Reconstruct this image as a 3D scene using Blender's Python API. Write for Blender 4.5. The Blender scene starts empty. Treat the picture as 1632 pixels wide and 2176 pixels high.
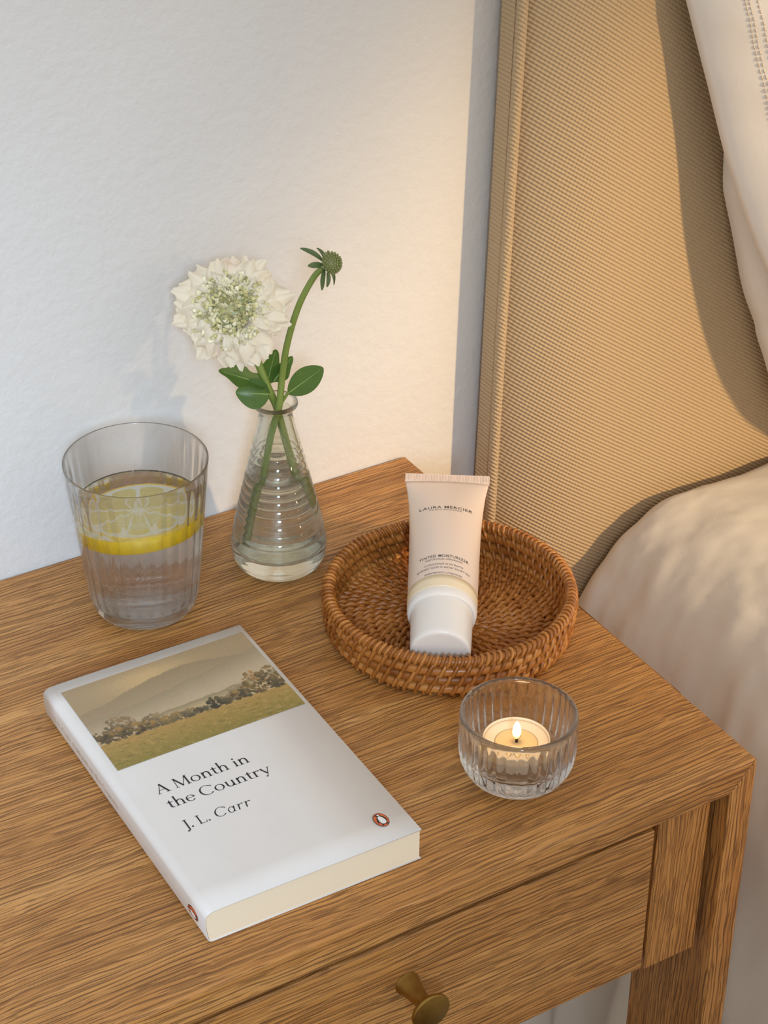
import bpy, math, random
from math import sin, cos, pi, radians, sqrt, atan2
from mathutils import Vector, Matrix, noise

random.seed(7)
S = bpy.context.scene
COL = S.collection
T = 0.58                      # height of the nightstand top above the floor

# ------------------------------------------------------------------ camera
F_PX, YAW, PITCH, ROLL = 4342.8, -0.5429, 0.5713, 0.0067
CAM = Vector((-0.6148, -0.6276, 0.7060 + T))
fwd = Vector((-sin(YAW) * cos(PITCH), cos(YAW) * cos(PITCH), -sin(PITCH)))
rgt = Vector((cos(YAW), sin(YAW), 0))
upv = rgt.cross(fwd)
r2 = rgt * cos(ROLL) + upv * sin(ROLL)
u2 = -rgt * sin(ROLL) + upv * cos(ROLL)
cam = bpy.data.cameras.new('camera')
cam_o = bpy.data.objects.new('camera', cam)
COL.objects.link(cam_o)
m = Matrix.Identity(4)
for i in range(3):
    m[i][0], m[i][1], m[i][2], m[i][3] = r2[i], u2[i], -fwd[i], CAM[i]
cam_o.matrix_world = m
cam.sensor_fit = 'VERTICAL'
cam.sensor_height = 36
cam.lens = F_PX / 2176 * 36
cam.clip_start = 0.05
S.camera = cam_o

# ------------------------------------------------------------------ world, lights, exposure
w = bpy.data.worlds.new('world')
S.world = w
w.use_nodes = True
w.node_tree.nodes['Background'].inputs[0].default_value = (1.0, 0.94, 0.86, 1)
w.node_tree.nodes['Background'].inputs[1].default_value = 0.46

def aim(o, target):
    o.rotation_euler = (Vector(target) - o.location).to_track_quat('-Z', 'Y').to_euler()

def spot(name, loc, target, power, col, size, blend, radius):
    l = bpy.data.lights.new(name, 'SPOT')
    l.energy, l.color, l.spot_size, l.spot_blend, l.shadow_soft_size = power, col, radians(size), blend, radius
    o = bpy.data.objects.new(name, l)
    COL.objects.link(o)
    o.location = loc
    aim(o, target)
    return o
# low warm evening light falling in from the right as one soft-edged beam
spot('window_right_offscreen', (1.26, -1.98, 0.98 + T), (0.33, 0.25, 0.00 + T), 150, (1.0, 0.67, 0.33), 21, 0.75, 0.05)
# cool daylight from the window on the left
spot('window_left_offscreen', (-1.25, -1.85, 1.30 + T), (-0.50, 0.30, 0.08 + T), 165, (0.58, 0.77, 1.0), 22, 0.80, 0.30)
S.view_settings.view_transform = 'Standard'
S.view_settings.look = 'None'
S.view_settings.gamma = 1
S.view_settings.use_curve_mapping = False
S.view_settings.exposure = 0.78
S.cycles.max_bounces = 18
S.cycles.transmission_bounces = 18
S.cycles.transparent_max_bounces = 24

# ------------------------------------------------------------------ helpers
def lin(r, g, b):
    f = lambda c: (c / 255 / 12.92) if c / 255 <= 0.04045 else ((c / 255 + 0.055) / 1.055) ** 2.4
    return (f(r), f(g), f(b), 1)

class NT:
    def __init__(s, name):
        s.m = bpy.data.materials.new(name)
        s.m.use_nodes = True
        s.t = s.m.node_tree
        s.t.nodes.clear()
        s.out = s.t.nodes.new('ShaderNodeOutputMaterial')
    def n(s, kind, ins=None, **props):
        nd = s.t.nodes.new('ShaderNode' + kind)
        for k, v in props.items():
            setattr(nd, k, v)
        for k, v in (ins or {}).items():
            sock = nd.inputs[k]
            if isinstance(v, bpy.types.NodeSocket):
                s.t.links.new(v, sock)
            else:
                sock.default_value = v
        return nd
    def math(s, op, a, b=0.0, c=0.0):
        return s.n('Math', {0: a, 1: b, 2: c}, operation=op).outputs[0]
    def mix(s, fac, a, b, blend='MIX'):
        nd = s.n('Mix', data_type='RGBA', blend_type=blend)
        for sock, v in ((nd.inputs[0], fac), (nd.inputs[6], a), (nd.inputs[7], b)):
            if isinstance(v, bpy.types.NodeSocket):
                s.t.links.new(v, sock)
            else:
                sock.default_value = v
        return nd.outputs[2]
    def ramp(s, fac, stops):
        nd = s.n('ValToRGB', {0: fac})
        e = nd.color_ramp.elements
        while len(e) < len(stops):
            e.new(0.5)
        for el, (p, c) in zip(e, stops):
            el.position = p
            el.color = c if not isinstance(c, (int, float)) else (c, c, c, 1)
        return nd.outputs[0]
    def coords(s, scale=(1, 1, 1), rot=(0, 0, 0), kind='Object'):
        tc = s.n('TexCoord')
        return s.n('Mapping', {0: tc.outputs[kind], 2: rot, 3: scale}).outputs[0]
    def noise(s, vec, scale, detail=3, rough=0.55, dist=0.0):
        return s.n('TexNoise', {'Vector': vec, 'Scale': scale, 'Detail': detail, 'Roughness': rough, 'Distortion': dist}).outputs[0]
    def bump(s, h, strength=0.3, dist=0.001, normal=None):
        ins = {'Height': h, 'Strength': strength, 'Distance': dist}
        if normal:
            ins['Normal'] = normal
        return s.n('Bump', ins).outputs[0]
    def done(s, shader):
        s.t.links.new(shader, s.out.inputs[0])
        return s.m
    def principled(s, col, rough=0.5, normal=None, **kw):
        ins = {'Base Color': col, 'Roughness': rough}
        if normal:
            ins['Normal'] = normal
        ins.update({k.replace('_', ' '): v for k, v in kw.items()})
        return s.n('BsdfPrincipled', ins).outputs[0]

def plain(name, col, rough=0.5, **kw):
    t = NT(name)
    return t.done(t.principled(col, rough, **kw))

class MB:
    def __init__(s):
        s.v, s.f = [], []
    def add(s, verts, faces):
        o = len(s.v)
        s.v += [tuple(x) for x in verts]
        s.f += [tuple(i + o for i in f) for f in faces]
        return s
    def box(s, x0, x1, y0, y1, z0, z1):
        v = [(x, y, z) for z in (z0, z1) for y in (y0, y1) for x in (x0, x1)]
        return s.add(v, [(0, 2, 3, 1), (4, 5, 7, 6), (0, 1, 5, 4), (2, 6, 7, 3), (0, 4, 6, 2), (1, 3, 7, 5)])
    def prism(s, poly, axis, a, b):
        """poly: 2-D outline; axis: extrusion axis ('x','y','z') from a to b"""
        n = len(poly)
        def P(p, t):
            return {'x': (t, p[0], p[1]), 'y': (p[0], t, p[1]), 'z': (p[0], p[1], t)}[axis]
        v = [P(p, a) for p in poly] + [P(p, b) for p in poly]
        f = [tuple(range(n))[::-1], tuple(range(n, 2 * n))] + [(i, (i + 1) % n, n + (i + 1) % n, n + i) for i in range(n)]
        return s.add(v, f)
    def lathe(s, prof, n=64, rf=None, closed_ends=True):
        """prof: (r,z) list; rf(theta,r,z,i)->r"""
        v, f = [], []
        k = len(prof)
        for j in range(n):
            th = 2 * pi * j / n
            for i, (r, z) in enumerate(prof):
                rr = rf(th, r, z, i) if rf else r
                v.append((rr * cos(th), rr * sin(th), z))
        for j in range(n):
            a, b = j * k, ((j + 1) % n) * k
            for i in range(k - 1):
                f.append((a + i, b + i, b + i + 1, a + i + 1))
        return s.add(v, f)
    def tube(s, path, rad, n=8, cap=True, flat=1.0, closed=False):
        path = [Vector(p) for p in path]
        k = len(path)
        if not hasattr(rad, '__len__'):
            rad = [rad] * k
        v, f = [], []
        prev = None
        for i, p in enumerate(path):
            if closed:
                t = path[(i + 1) % k] - path[i - 1]
            else:
                t = path[min(i + 1, k - 1)] - path[max(i - 1, 0)]
            t.normalize()
            if prev is None:
                a = Vector((0, 0, 1)) if abs(t.z) < 0.9 else Vector((1, 0, 0))
                x = t.cross(a).normalized()
            else:
                x = (prev - t * prev.dot(t)).normalized()
            prev = x
            y = t.cross(x)
            for j in range(n):
                th = 2 * pi * j / n
                v.append(p + (x * cos(th) + y * sin(th) * flat) * rad[i])
        for i in range(k if closed else k - 1):
            a, b = i * n, ((i + 1) % k) * n
            for j in range(n):
                f.append((a + j, a + (j + 1) % n, b + (j + 1) % n, b + j))
        if cap and not closed:
            f += [tuple(range(n))[::-1], tuple((k - 1) * n + j for j in range(n))]
        return s.add(v, f)
    def grid(s, fn, nu, nv):
        """fn(u,v) -> point, u,v in 0..1"""
        v = [fn(i / nu, j / nv) for j in range(nv + 1) for i in range(nu + 1)]
        f = [(j * (nu + 1) + i, j * (nu + 1) + i + 1, (j + 1) * (nu + 1) + i + 1, (j + 1) * (nu + 1) + i) for j in range(nv) for i in range(nu)]
        return s.add(v, f)
    def xform(s, M, start=0):
        s.v[start:] = [tuple(M @ Vector(p)) for p in s.v[start:]]
        return s
    def mesh(s, name, mat, smooth=True, weld=False):
        me = bpy.data.meshes.new(name)
        me.from_pydata(s.v, [], s.f)
        if weld:
            import bmesh
            bm = bmesh.new()
            bm.from_mesh(me)
            bmesh.ops.remove_doubles(bm, verts=bm.verts, dist=1e-6)
            bmesh.ops.recalc_face_normals(bm, faces=bm.faces)
            bm.to_mesh(me)
            bm.free()
        if smooth:
            me.polygons.foreach_set('use_smooth', [True] * len(me.polygons))
        me.materials.append(mat)
        me.update()
        return me
    def build(s, name, mat, parent=None, smooth=True, weld=False, bevel=0, sharp=None, seg=3):
        o = bpy.data.objects.new(name, s.mesh(name, mat, smooth, weld))
        COL.objects.link(o)
        if parent:
            o.parent = parent
        if bevel:
            b = o.modifiers.new('bevel', 'BEVEL')
            b.width, b.segments, b.limit_method, b.angle_limit = bevel, seg, 'ANGLE', radians(30)
            b.harden_normals = False
        if sharp:
            o.data.set_sharp_from_angle(angle=radians(sharp))
        return o

def inst(name, me, parent, M=None):
    o = bpy.data.objects.new(name, me)
    COL.objects.link(o)
    o.parent = parent
    if M is not None:
        o.matrix_local = M
    return o

def tag(o, label, cat, group=None, kind=None):
    if label:
        o['label'] = label
    if cat:
        o['category'] = cat
    if group:
        o['group'] = group
    if kind:
        o['kind'] = kind
    return o

def thing(name, label, cat, loc, rz=0.0, group=None):
    o = bpy.data.objects.new(name, None)
    COL.objects.link(o)
    o.empty_display_size = 0.02
    o.location = loc
    o.rotation_euler = (0, 0, rz)
    return tag(o, label, cat, group)

def fb(x, y, z=0.0, o=4):
    return noise.fractal(Vector((x, y, z)), 1.0, 2.0, o)

# ------------------------------------------------------------------ materials
def wood(name, axis, dk=0.80):
    """open-grained oak; axis = grain direction in object space"""
    t = NT(name)
    ai = 'xyz'.index(axis)
    def sc(along, across):
        v = [across] * 3
        v[ai] = along
        return tuple(v)
    P = t.n('TexCoord').outputs['Object']
    wn = t.n('TexNoise', {'Vector': t.n('Mapping', {0: P, 3: sc(5, 16)}).outputs[0], 'Scale': 1.0, 'Detail': 2.0}).outputs[1]
    wn = t.n('VectorMath', {0: wn, 1: (0.5, 0.5, 0.5)}, operation='SUBTRACT').outputs[0]
    wn = t.n('VectorMath', {0: wn, 3: 0.012}, operation='SCALE').outputs[0]
    wn2 = t.n('TexNoise', {'Vector': t.n('Mapping', {0: P, 3: sc(40, 90)}).outputs[0], 'Scale': 1.0, 'Detail': 1.0}).outputs[1]
    wn2 = t.n('VectorMath', {0: t.n('VectorMath', {0: wn2, 1: (0.5, 0.5, 0.5)}, operation='SUBTRACT').outputs[0], 3: 0.0022}, operation='SCALE').outputs[0]
    P = t.n('VectorMath', {0: t.n('VectorMath', {0: P, 1: wn}, operation='ADD').outputs[0], 1: wn2}, operation='ADD').outputs[0]
    def nz_(along, across, detail=2.0, rough=0.5):
        return t.noise(t.n('Mapping', {0: P, 3: sc(along, across)}).outputs[0], 1.0, detail, rough)
    broad = nz_(3, 45, 3.0)
    mid = nz_(6, 240, 2.0)
    fibre = nz_(25, 1500, 2.0, 0.6)
    sep = t.n('SeparateXYZ', {0: P})
    oth = [k for k in range(3) if k != ai]
    acr = t.math('ADD', sep.outputs[oth[0]], t.math('MULTIPLY', sep.outputs[oth[1]], 0.83))
    ring = t.math('SINE', t.math('ADD', t.math('MULTIPLY', acr, 2 * pi / 0.0027), t.math('MULTIPLY', nz_(4, 60, 2.0), 22.0)))
    ringm = t.math('MULTIPLY', t.ramp(ring, [(0.30, 0.0), (0.92, 1.0)]), t.ramp(nz_(11, 420, 2.0, 0.6), [(0.36, 0.0), (0.54, 1.0)]))
    lines = nz_(5, 700, 2.0, 0.55)
    pores = nz_(38, 1050, 1.0, 0.5)
    c = t.ramp(broad, [(0.28, lin(174, 117, 58)), (0.52, lin(194, 137, 73)), (0.74, lin(210, 157, 93))])
    c = t.mix(t.ramp(mid, [(0.34, 0.22), (0.56, 0.0)]), c, lin(158, 98, 44))
    c = t.mix(t.ramp(fibre, [(0.50, 0.0), (0.74, 0.55)]), c, lin(216, 164, 104))
    pm = t.ramp(pores, [(0.34, 1.0), (0.44, 0.0)])
    lm = t.ramp(lines, [(0.40, 0.95), (0.475, 0.0)])
    dark = t.math('MAXIMUM', t.math('MAXIMUM', t.math('MULTIPLY', pm, 0.85), t.math('MULTIPLY', lm, 0.6)), ringm)
    c = t.mix(t.math('MULTIPLY', dark, dk), c, lin(86, 50, 22))
    h = t.math('SUBTRACT', t.math('MULTIPLY', fibre, 0.5), dark)
    nrm = t.bump(h, 0.40, 0.0004)
    rough = t.math('ADD', 0.34, t.math('MULTIPLY', dark, 0.25))
    return t.done(t.principled(c, rough, nrm))

M_WX, M_WY, M_WZ = wood('oak_grain_x', 'x'), wood('oak_grain_y', 'y'), wood('oak_grain_z', 'z')

def plaster():
    t = NT('plaster')
    v = t.coords()
    n1 = t.noise(v, 130, 4, 0.6)
    n2 = t.noise(v, 9, 2, 0.5)
    c = t.mix(n2, lin(211, 208, 204), lin(217, 215, 211))
    h = t.math('ADD', n1, t.math('MULTIPLY', n2, 0.4))
    return t.done(t.principled(c, 0.85, t.bump(h, 0.55, 0.0015)))
M_WALL = plaster()

def weave():
    t = NT('basket_weave_fabric')
    tc = t.n('TexCoord').outputs['Object']
    sx = t.n('SeparateXYZ', {0: tc})
    X, Z = sx.outputs[0], sx.outputs[2]
    dn = t.n('TexNoise', {'Vector': tc, 'Scale': 60.0, 'Detail': 2.0}).outputs[0]
    j = t.math('MULTIPLY', t.math('SUBTRACT', dn, 0.5), 0.9)
    p = 2 * pi / 0.0029
    a = t.math('SINE', t.math('ADD', t.math('MULTIPLY', t.math('ADD', Z, t.math('MULTIPLY', X, 0.66)), p * 1.0), j))
    b = t.math('SINE', t.math('ADD', t.math('MULTIPLY', t.math('SUBTRACT', X, t.math('MULTIPLY', Z, 0.25)), p * 1.15), j))
    h = t.math('ADD', t.math('MULTIPLY', a, 0.36), t.math('MULTIPLY', b, 0.12))
    h01 = t.math('ADD', 0.5, t.math('MULTIPLY', h, 0.8))
    fib = t.noise(t.coords((1, 1, 1)), 900, 2, 0.6)
    c = t.mix(t.math('ADD', 0.5, t.math('MULTIPLY', a, 0.5)), lin(178, 154, 119), lin(194, 171, 136))
    c = t.mix(t.math('MULTIPLY', fib, 0.35), c, lin(182, 157, 122))
    hh = t.math('ADD', h01, t.math('MULTIPLY', fib, 0.4))
    return t.done(t.principled(c, 0.85, t.bump(hh, 0.90, 0.0012), Sheen_Weight=0.15))
M_WEAVE = weave()

def linen(name, col, col2):
    t = NT(name)
    v = t.coords()
    n1 = t.noise(t.coords((1, 1, 6)), 500, 2, 0.6)
    n2 = t.noise(v, 22, 4, 0.6, 0.4)
    c = t.mix(n2, col, col2)
    h = t.math('ADD', t.math('MULTIPLY', n1, 0.12), n2)
    return t.done(t.principled(c, 0.9, t.bump(h, 0.22, 0.003), Sheen_Weight=0.1))
M_SHEET = linen('washed_cotton', lin(208, 201, 191), lin(216, 210, 200))
M_PILLOW = linen('pale_cotton', lin(232, 228, 223), lin(238, 235, 231))
M_THREAD = plain('cotton_thread', lin(212, 200, 184), 0.8)

def glass(name, tint=(1, 1, 1, 1), ior=1.48, rough=0.0, clear=0.14):
    t = NT(name)
    g = t.n('BsdfGlass', {'Color': tint, 'Roughness': rough, 'IOR': ior})
    tr = t.n('BsdfTransparent', {'Color': tint})
    return t.done(t.n('MixShader', {0: clear, 1: g.outputs[0], 2: tr.outputs[0]}).outputs[0])
M_GLASS = glass('clear_glass', (0.99, 0.995, 0.995, 1))
M_TUMBLER = glass('thin_clear_glass', (0.998, 1, 1, 1), 1.40, 0.0, 0.18)
M_GLASS2 = glass('greenish_pressed_glass', (0.965, 0.985, 0.97, 1))
M_WATER = glass('water', (0.99, 0.995, 1, 1), 1.33, 0.0, 0.06)

# ------------------------------------------------------------------ setting
tag(MB().box(-2.6, 2.2, 0.3665, 0.46, 0, 2.6).build('wall_back', M_WALL, smooth=False), 'off-white textured plaster wall behind the nightstand', None, kind='structure')
tag(MB().box(-2.6, 2.2, -2.8, 0.46, -0.06, 0).build('floor', plain('floor_boards', lin(120, 92, 66), 0.6), smooth=False), 'brown floor under the nightstand and bed', None, kind='structure')

# ------------------------------------------------------------------ nightstand
NW, ND, TH, LW = 0.45, 0.3655, 0.0185, 0.0165
ns = thing('nightstand', 'oak nightstand with mitred corners, one drawer and a round brass knob', 'nightstand', (0, 0, 0))
# tabletop: slab whose ends are cut at 45 degrees
def mitre_prism(poly_xz, y0, y1):
    return MB().prism(poly_xz, 'y', y0, y1)
(mitre_prism([(-NW, T), (-NW + LW, T - TH), (-LW, T - TH), (0, T)], 0, ND).build('tabletop', M_WX, ns, smooth=False, bevel=0.0015, weld=True))
LD = 0.067
for sgn in (0, 1):
    for (y0, y1) in ((0, LD), (ND - LD, ND)):
        poly = [(0, T), (0, 0), (-LW, 0), (-LW, T - TH)]
        if sgn:
            poly = [(-NW - x, z) for (x, z) in poly][::-1]
        (mitre_prism(poly, y0, y1).build('leg', M_WZ, ns, smooth=False, bevel=0.0009, weld=True))
    poly = [(0, T), (0, T - 0.142), (-LW, T - 0.142), (-LW, T - TH)]
    if sgn:
        poly = [(-NW - x, z) for (x, z) in poly][::-1]
    mitre_prism(poly, LD, ND - LD).build('side_panel', M_WX if False else M_WY, ns, smooth=False)
# carcass behind the drawer front, stiles each side, drawer
MB().box(-NW + 0.024, -0.024, 0.020, ND - 0.004, T - 0.132, T - TH).build('carcass', M_WX, ns, smooth=False)
for (x0, x1) in ((-0.0575, -0.0218), (-NW + 0.0218, -NW + 0.0575)):
    MB().box(x0, x1, 0.0085, 0.022, T - 0.1355, T - TH).build('stile', M_WZ, ns, smooth=False, bevel=0.0006)
dr = MB().box(-NW + 0.0632, -0.0632, 0.0040, 0.0215, T - 0.1275, T - 0.0256).build('drawer', M_WX, ns, smooth=False, bevel=0.0010)
dr['label'] = 'oak drawer front with straight horizontal grain'
def brass():
    t = NT('aged_brass')
    n1 = t.noise(t.coords(), 260, 4, 0.6)
    c = t.mix(n1, lin(150, 118, 58), lin(176, 146, 82))
    return t.done(t.principled(c, t.math('ADD', 0.28, t.math('MULTIPLY', n1, 0.2)), t.bump(n1, 0.1, 0.0003), Metallic=1.0))
M_BRASS = brass()
kx, kz = -0.2182, T - 0.0580
kb = MB().lathe([(0, 0), (0.0068, 0), (0.0070, 0.0006), (0.0066, 0.0016), (0.0050, 0.0085), (0.0042, 0.0150), (0.0044, 0.0185), (0.0060, 0.0205), (0.0101, 0.0214), (0.0108, 0.0222), (0.0109, 0.0232), (0.0106, 0.0240), (0.0100, 0.0243), (0, 0.0245)], 48)
kb.xform(Matrix.Translation((kx, 0.0041, kz)) @ Matrix.Rotation(radians(90), 4, 'X'))
k_o = kb.build('knob', M_BRASS, dr, sharp=40)
k_o['label'] = 'round aged brass knob'

# ------------------------------------------------------------------ headboard
HX0, HX1, HZ = 0.053, 1.66, T + 0.62
hb = thing('headboard', 'tall upholstered headboard in beige woven fabric with piped edge', 'headboard', (-T * sin(radians(1.3)), 0, 0))
hb.rotation_euler = (0, radians(1.3), 0)
MB().box(HX0, HX1, 0.3435, 0.3602, 0.0, HZ).build('back_panel', M_WEAVE, hb, smooth=False, bevel=0.003)
def cushion_y(x, z):
    d = min(x - HX0, HX1 - x, HZ - z)
    k = min(1.0, max(0.0, d - 0.0062) / 0.072)
    return 0.3445 - 0.030 * (1 - (1 - k) ** 2.2) ** 0.75 - 0.0015 * sin(9 * x + 5 * z) * k
c = MB()
xs = [HX0 + 0.0005 + 0.13 * (i / 26) ** 1.6 for i in range(27)] + [HX0 + 0.17 + i * 0.06 for i in range(23)] + [HX1 - 0.0005]
zs = [0.02 + i * 0.04 for i in range(27)] + [HZ - 0.03, HZ - 0.015, HZ - 0.006, HZ - 0.0005]
zs = [z for z in zs if z < HZ]
zs = sorted(zs)
c.add([(x, cushion_y(x, z), z) for z in zs for x in xs], [(j * len(xs) + i, j * len(xs) + i + 1, (j + 1) * len(xs) + i + 1, (j + 1) * len(xs) + i) for j in range(len(zs) - 1) for i in range(len(xs) - 1)])
c.build('cushion', M_WEAVE, hb)
path = [(HX0 + 0.0032 + 0.0009 * sin(z * 7), 0.3410, z) for z in [0.02 + i * 0.045 for i in range(25)]] + [(HX0 + 0.004, 0.3410, HZ - 0.006), (HX0 + 0.02, 0.3410, HZ - 0.001), (HX1 - 0.004, 0.3410, HZ - 0.001), (HX1 - 0.003, 0.3410, 0.02)]
MB().tube(path, 0.0036, 12).build('piping', M_WEAVE, hb)

# ------------------------------------------------------------------ bed
bed = thing('mattress', 'mattress made up with a loose warm beige cotton sheet', 'mattress', (0.7, -0.7, 0))
RR, XS, TOPZ = 0.110, 0.097, T - 0.051
def sheet_pt(u, v):
    y = 0.3134 - 1.75 * v ** 1.7
    la, lb, lc = 0.9, RR * pi / 2, T - RR - 0.051 - 0.004
    s_ = u * (la + lb + lc) if False else None
    # arc-length parametrisation, denser on the rounded edge
    if u < 0.25:
        a = u / 0.25
        p, n_, g = Vector((XS + RR + 1.2 * (1 - a) ** 2, 0, TOPZ)), Vector((0, 0, 1)), 0.0
    elif u < 0.6:
        a = (u - 0.25) / 0.35 * pi / 2
        p = Vector((XS + RR - RR * sin(a), 0, TOPZ - RR + RR * cos(a)))
        n_, g = Vector((-sin(a), 0, cos(a))), max(0.0, (u - 0.38) / 0.22)
    else:
        a = (u - 0.6) / 0.4
        p, n_, g = Vector((XS, 0, TOPZ - RR - lc * a)), Vector((-1, 0, 0)), 1.0
    depth = TOPZ - p.z
    fold = 0.0
    if g > 0:
        ph = y + 0.28 * depth + 0.03 * fb(y * 6, depth * 4)
        w1 = 0.5 + 0.5 * sin(ph * 62); w2 = 0.5 + 0.5 * sin(ph * 127 + 1.3 + 6 * depth)
        fold = (w1 ** 2.2 * 0.8 + w2 ** 3 * 0.45 + 0.5 * fb(y * 13, depth * 3, 2) - 0.5) * 0.022 * min(1, g) * min(1, 0.30 + depth * 3)
    wr = 0.004 * fb(p.x * 5 + 3, y * 5, 1) + 0.0040 * (abs(fb(p.x * 12 + y * 5, y * 9 - p.x * 6, 5))) + 0.0016 * fb(p.x * 30 + y * 12, y * 40 - p.z * 14, 6)
    k_ = max(0.0, min(1.0, (depth - 0.14) / 0.26)); p.x -= 0.070 * k_ * k_ * (3 - 2 * k_)
    q_ = max(0.0, 1 - (0.3134 - y) / 0.020)
    p = p + n_ * (fold + wr * (1 if u > 0.02 else 0) - 0.020 * q_ * q_)
    return (p.x, y, max(p.z, 0.004))
sm = MB().grid(sheet_pt, 130, 260)
s_o = sm.build('sheet', M_SHEET, bed)
s_o.matrix_parent_inverse = Matrix.Translation((-0.7, 0.7, 0))
mc = MB().box(0.14, 1.25, -1.40, 0.30, 0.10, T - 0.085).build('mattress_core', M_SHEET, bed, smooth=False, bevel=0.05)
mc.matrix_parent_inverse = Matrix.Translation((-0.7, 0.7, 0))

# standing pillow at the headboard
PE = [(0.120, 0.405), (0.1487, 0.3212), (0.1549, 0.303), (0.1702, 0.268), (0.1858, 0.2285), (0.1985, 0.1944), (0.2054, 0.1637), (0.214, 0.1282), (0.2254, 0.0979), (0.241, 0.0657), (0.241, 0.0567), (0.2531, 0.0222), (0.266, -0.004), (0.2979, -0.036), (0.34, -0.046)]
pil = thing('pillow', 'pale cotton bed pillow with a stitched hem standing against the headboard', 'pillow', (0.3, 0.22, T - 0.03))
Pinv = Matrix.Translation((-0.3, -0.22, -T + 0.03))
def lerp_list(L, t):
    t = max(0, min(1, t)) * (len(L) - 1)
    i = min(int(t), len(L) - 2)
    k = t - i
    return tuple(a + (b - a) * k for a, b in zip(L[i], L[i + 1]))
def smooth_list(L, t):
    a = [lerp_list(L, t + d) for d in (-0.02, 0, 0.02)]
    return tuple(sum(q[i] for q in a) / 3 for i in range(len(L[0])))
def pillow_pt(u, v):
    # u goes round: back surface from right to the seam (u=.5), then the front surface; v down the edge
    ex, ez = smooth_list(PE, v)
    ex += 0.008 * max(0.0, min(1.0, (ez - 0.17) / 0.05))
    d = abs(u - 0.5) * 2
    d = d ** 1.6
    w_ = 0.46 * d
    th = 0.075 * (1 - (1 - min(1, d * 1.6)) ** 2) ** 0.5
    yc = 0.307 - 0.020 * max(0, v - 0.45) - 0.060 * d
    y = yc - th * (1.15 if u > 0.5 else -0.22) + (0.004 * fb(ex * 9 + w_ * 8, ez * 9) + 0.005 * fb(ez * 22, w_ * 5, 3)) * min(1, d * 6)
    x = ex + w_ + 0.0018 * sin(ez * 60) * (1 - d)
    return (x, min(y, 0.3125), T + ez - 0.10 * d * (1 if False else 0))
pb = MB().grid(pillow_pt, 60, 60).build('pillow_body', M_PILLOW, pil)
pb.matrix_parent_inverse = Pinv
FE = [(0.120, 0.405, 0.313), (0.1487, 0.3212, 0.305), (0.1525, 0.304, 0.303), (0.1637, 0.2711, 0.299), (0.1757, 0.234, 0.295), (0.1856, 0.2022, 0.291), (0.1966, 0.1676, 0.283), (0.2067, 0.1414, 0.277), (0.2175, 0.1172, 0.271), (0.2347, 0.0826, 0.263), (0.256, 0.046, 0.257), (0.282, 0.012, 0.252), (0.315, -0.012, 0.248)]
def flap_pt(u, v):
    ex, ez, ey_ = smooth_list(FE, v)
    w_ = 0.40 * u ** 1.4
    y = ey_ - 0.004 - 0.105 * (1 - (1 - min(1, u * 1.3)) ** 2) + (0.005 * fb(ez * 12 - w_ * 9, w_ * 14 + ez * 7, 8) + 0.0035 * abs(fb(ez * 20 + w_ * 10, w_ * 5, 4))) * min(1, 0.15 + u * 4)
    return (ex + w_, y, T + ez + 0.30 * w_)
fl = MB().grid(flap_pt, 50, 50).build('pillow_hem', M_PILLOW, pil)
fl.matrix_parent_inverse = Pinv
so = fl.modifiers.new('solid', 'SOLIDIFY'); so.thickness = 0.0016; so.offset = 0
st = MB()
def flap_w(wd, v):
    return flap_pt((wd / 0.40) ** (1 / 1.4), v)
def flap_n(wd, v):
    a = Vector(flap_w(wd + 0.002, v)) - Vector(flap_w(wd - 0.002, v))
    b = Vector(flap_w(wd, min(1, v + 0.01))) - Vector(flap_w(wd, max(0, v - 0.01)))
    n_ = a.cross(b).normalized()
    return n_ if n_.y < 0 else -n_
for wd in (0.0195, 0.0212, 0.0250):
    for i in range(110):
        v0, v1 = i / 110, (i + 0.66) / 110
        a, b = Vector(flap_w(wd, v0)), Vector(flap_w(wd, v1))
        off = flap_n(wd, (v0 + v1) / 2)
        st.tube([a + off * 0.0008, (a + b) / 2 + off * 0.0013, b + off * 0.0008], 0.00042, 5)
sto = st.build('hem_stitching', M_THREAD, pil)
sto['kind'] = 'stuff'
sto.matrix_parent_inverse = Pinv

# ------------------------------------------------------------------ book
BX, BY, BA, BT, BW, BL = -0.3182, 0.0264, -0.0111, 0.0196, 0.1205, 0.2010
book = thing('paperback_book', 'white paperback book with a landscape picture and serif title, lying flat', 'book', (BX, BY, T), BA)
def cover_mat():
    t = NT('book_cover_stock')
    v = t.coords()
    n1 = t.noise(v, 45, 4, 0.6)
    n2 = t.noise(v, 600, 2, 0.5)
    c = t.mix(n1, lin(222, 217, 213), lin(230, 226, 222))
    return t.done(t.principled(c, 0.42, t.bump(n2, 0.06, 0.0004)))
M_COVER = cover_mat()
def pages_mat():
    t = NT('page_edges')
    n1 = t.noise(t.coords((3, 3, 260)), 12, 3, 0.6)
    n2 = t.noise(t.coords(), 30, 3, 0.5)
    c = t.mix(n1, lin(232, 216, 186), lin(244, 232, 208))
    c = t.mix(t.math('MULTIPLY', n2, 0.3), c, lin(238, 220, 188))
    return t.done(t.principled(c, 0.8, t.bump(n1, 0.3, 0.0003)))
ct = 0.00045
def cover_prof():
    P = [(BW, ct * 0.5)]
    P += [(0.004 - 0.0032 * sin(a), 0.0030 - 0.0028 * cos(a)) for a in [i / 6 * pi / 2 for i in range(7)]]
    P += [(0.0002, 0.007), (-0.0002, 0.011)]
    P += [(0.0055 - 0.0056 * cos(a), BT - 0.0040 + 0.0038 * sin(a)) for a in [i / 8 * pi / 2 for i in range(9)]]
    P += [(0.0068, BT - 0.00025), (0.0078, BT - 0.0001), (0.03, BT + 0.0001), (0.07, BT + 0.0001), (BW, BT)]
    return P
prof = cover_prof()
cm = MB()
vv = [i / 12 for i in range(13)]
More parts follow.
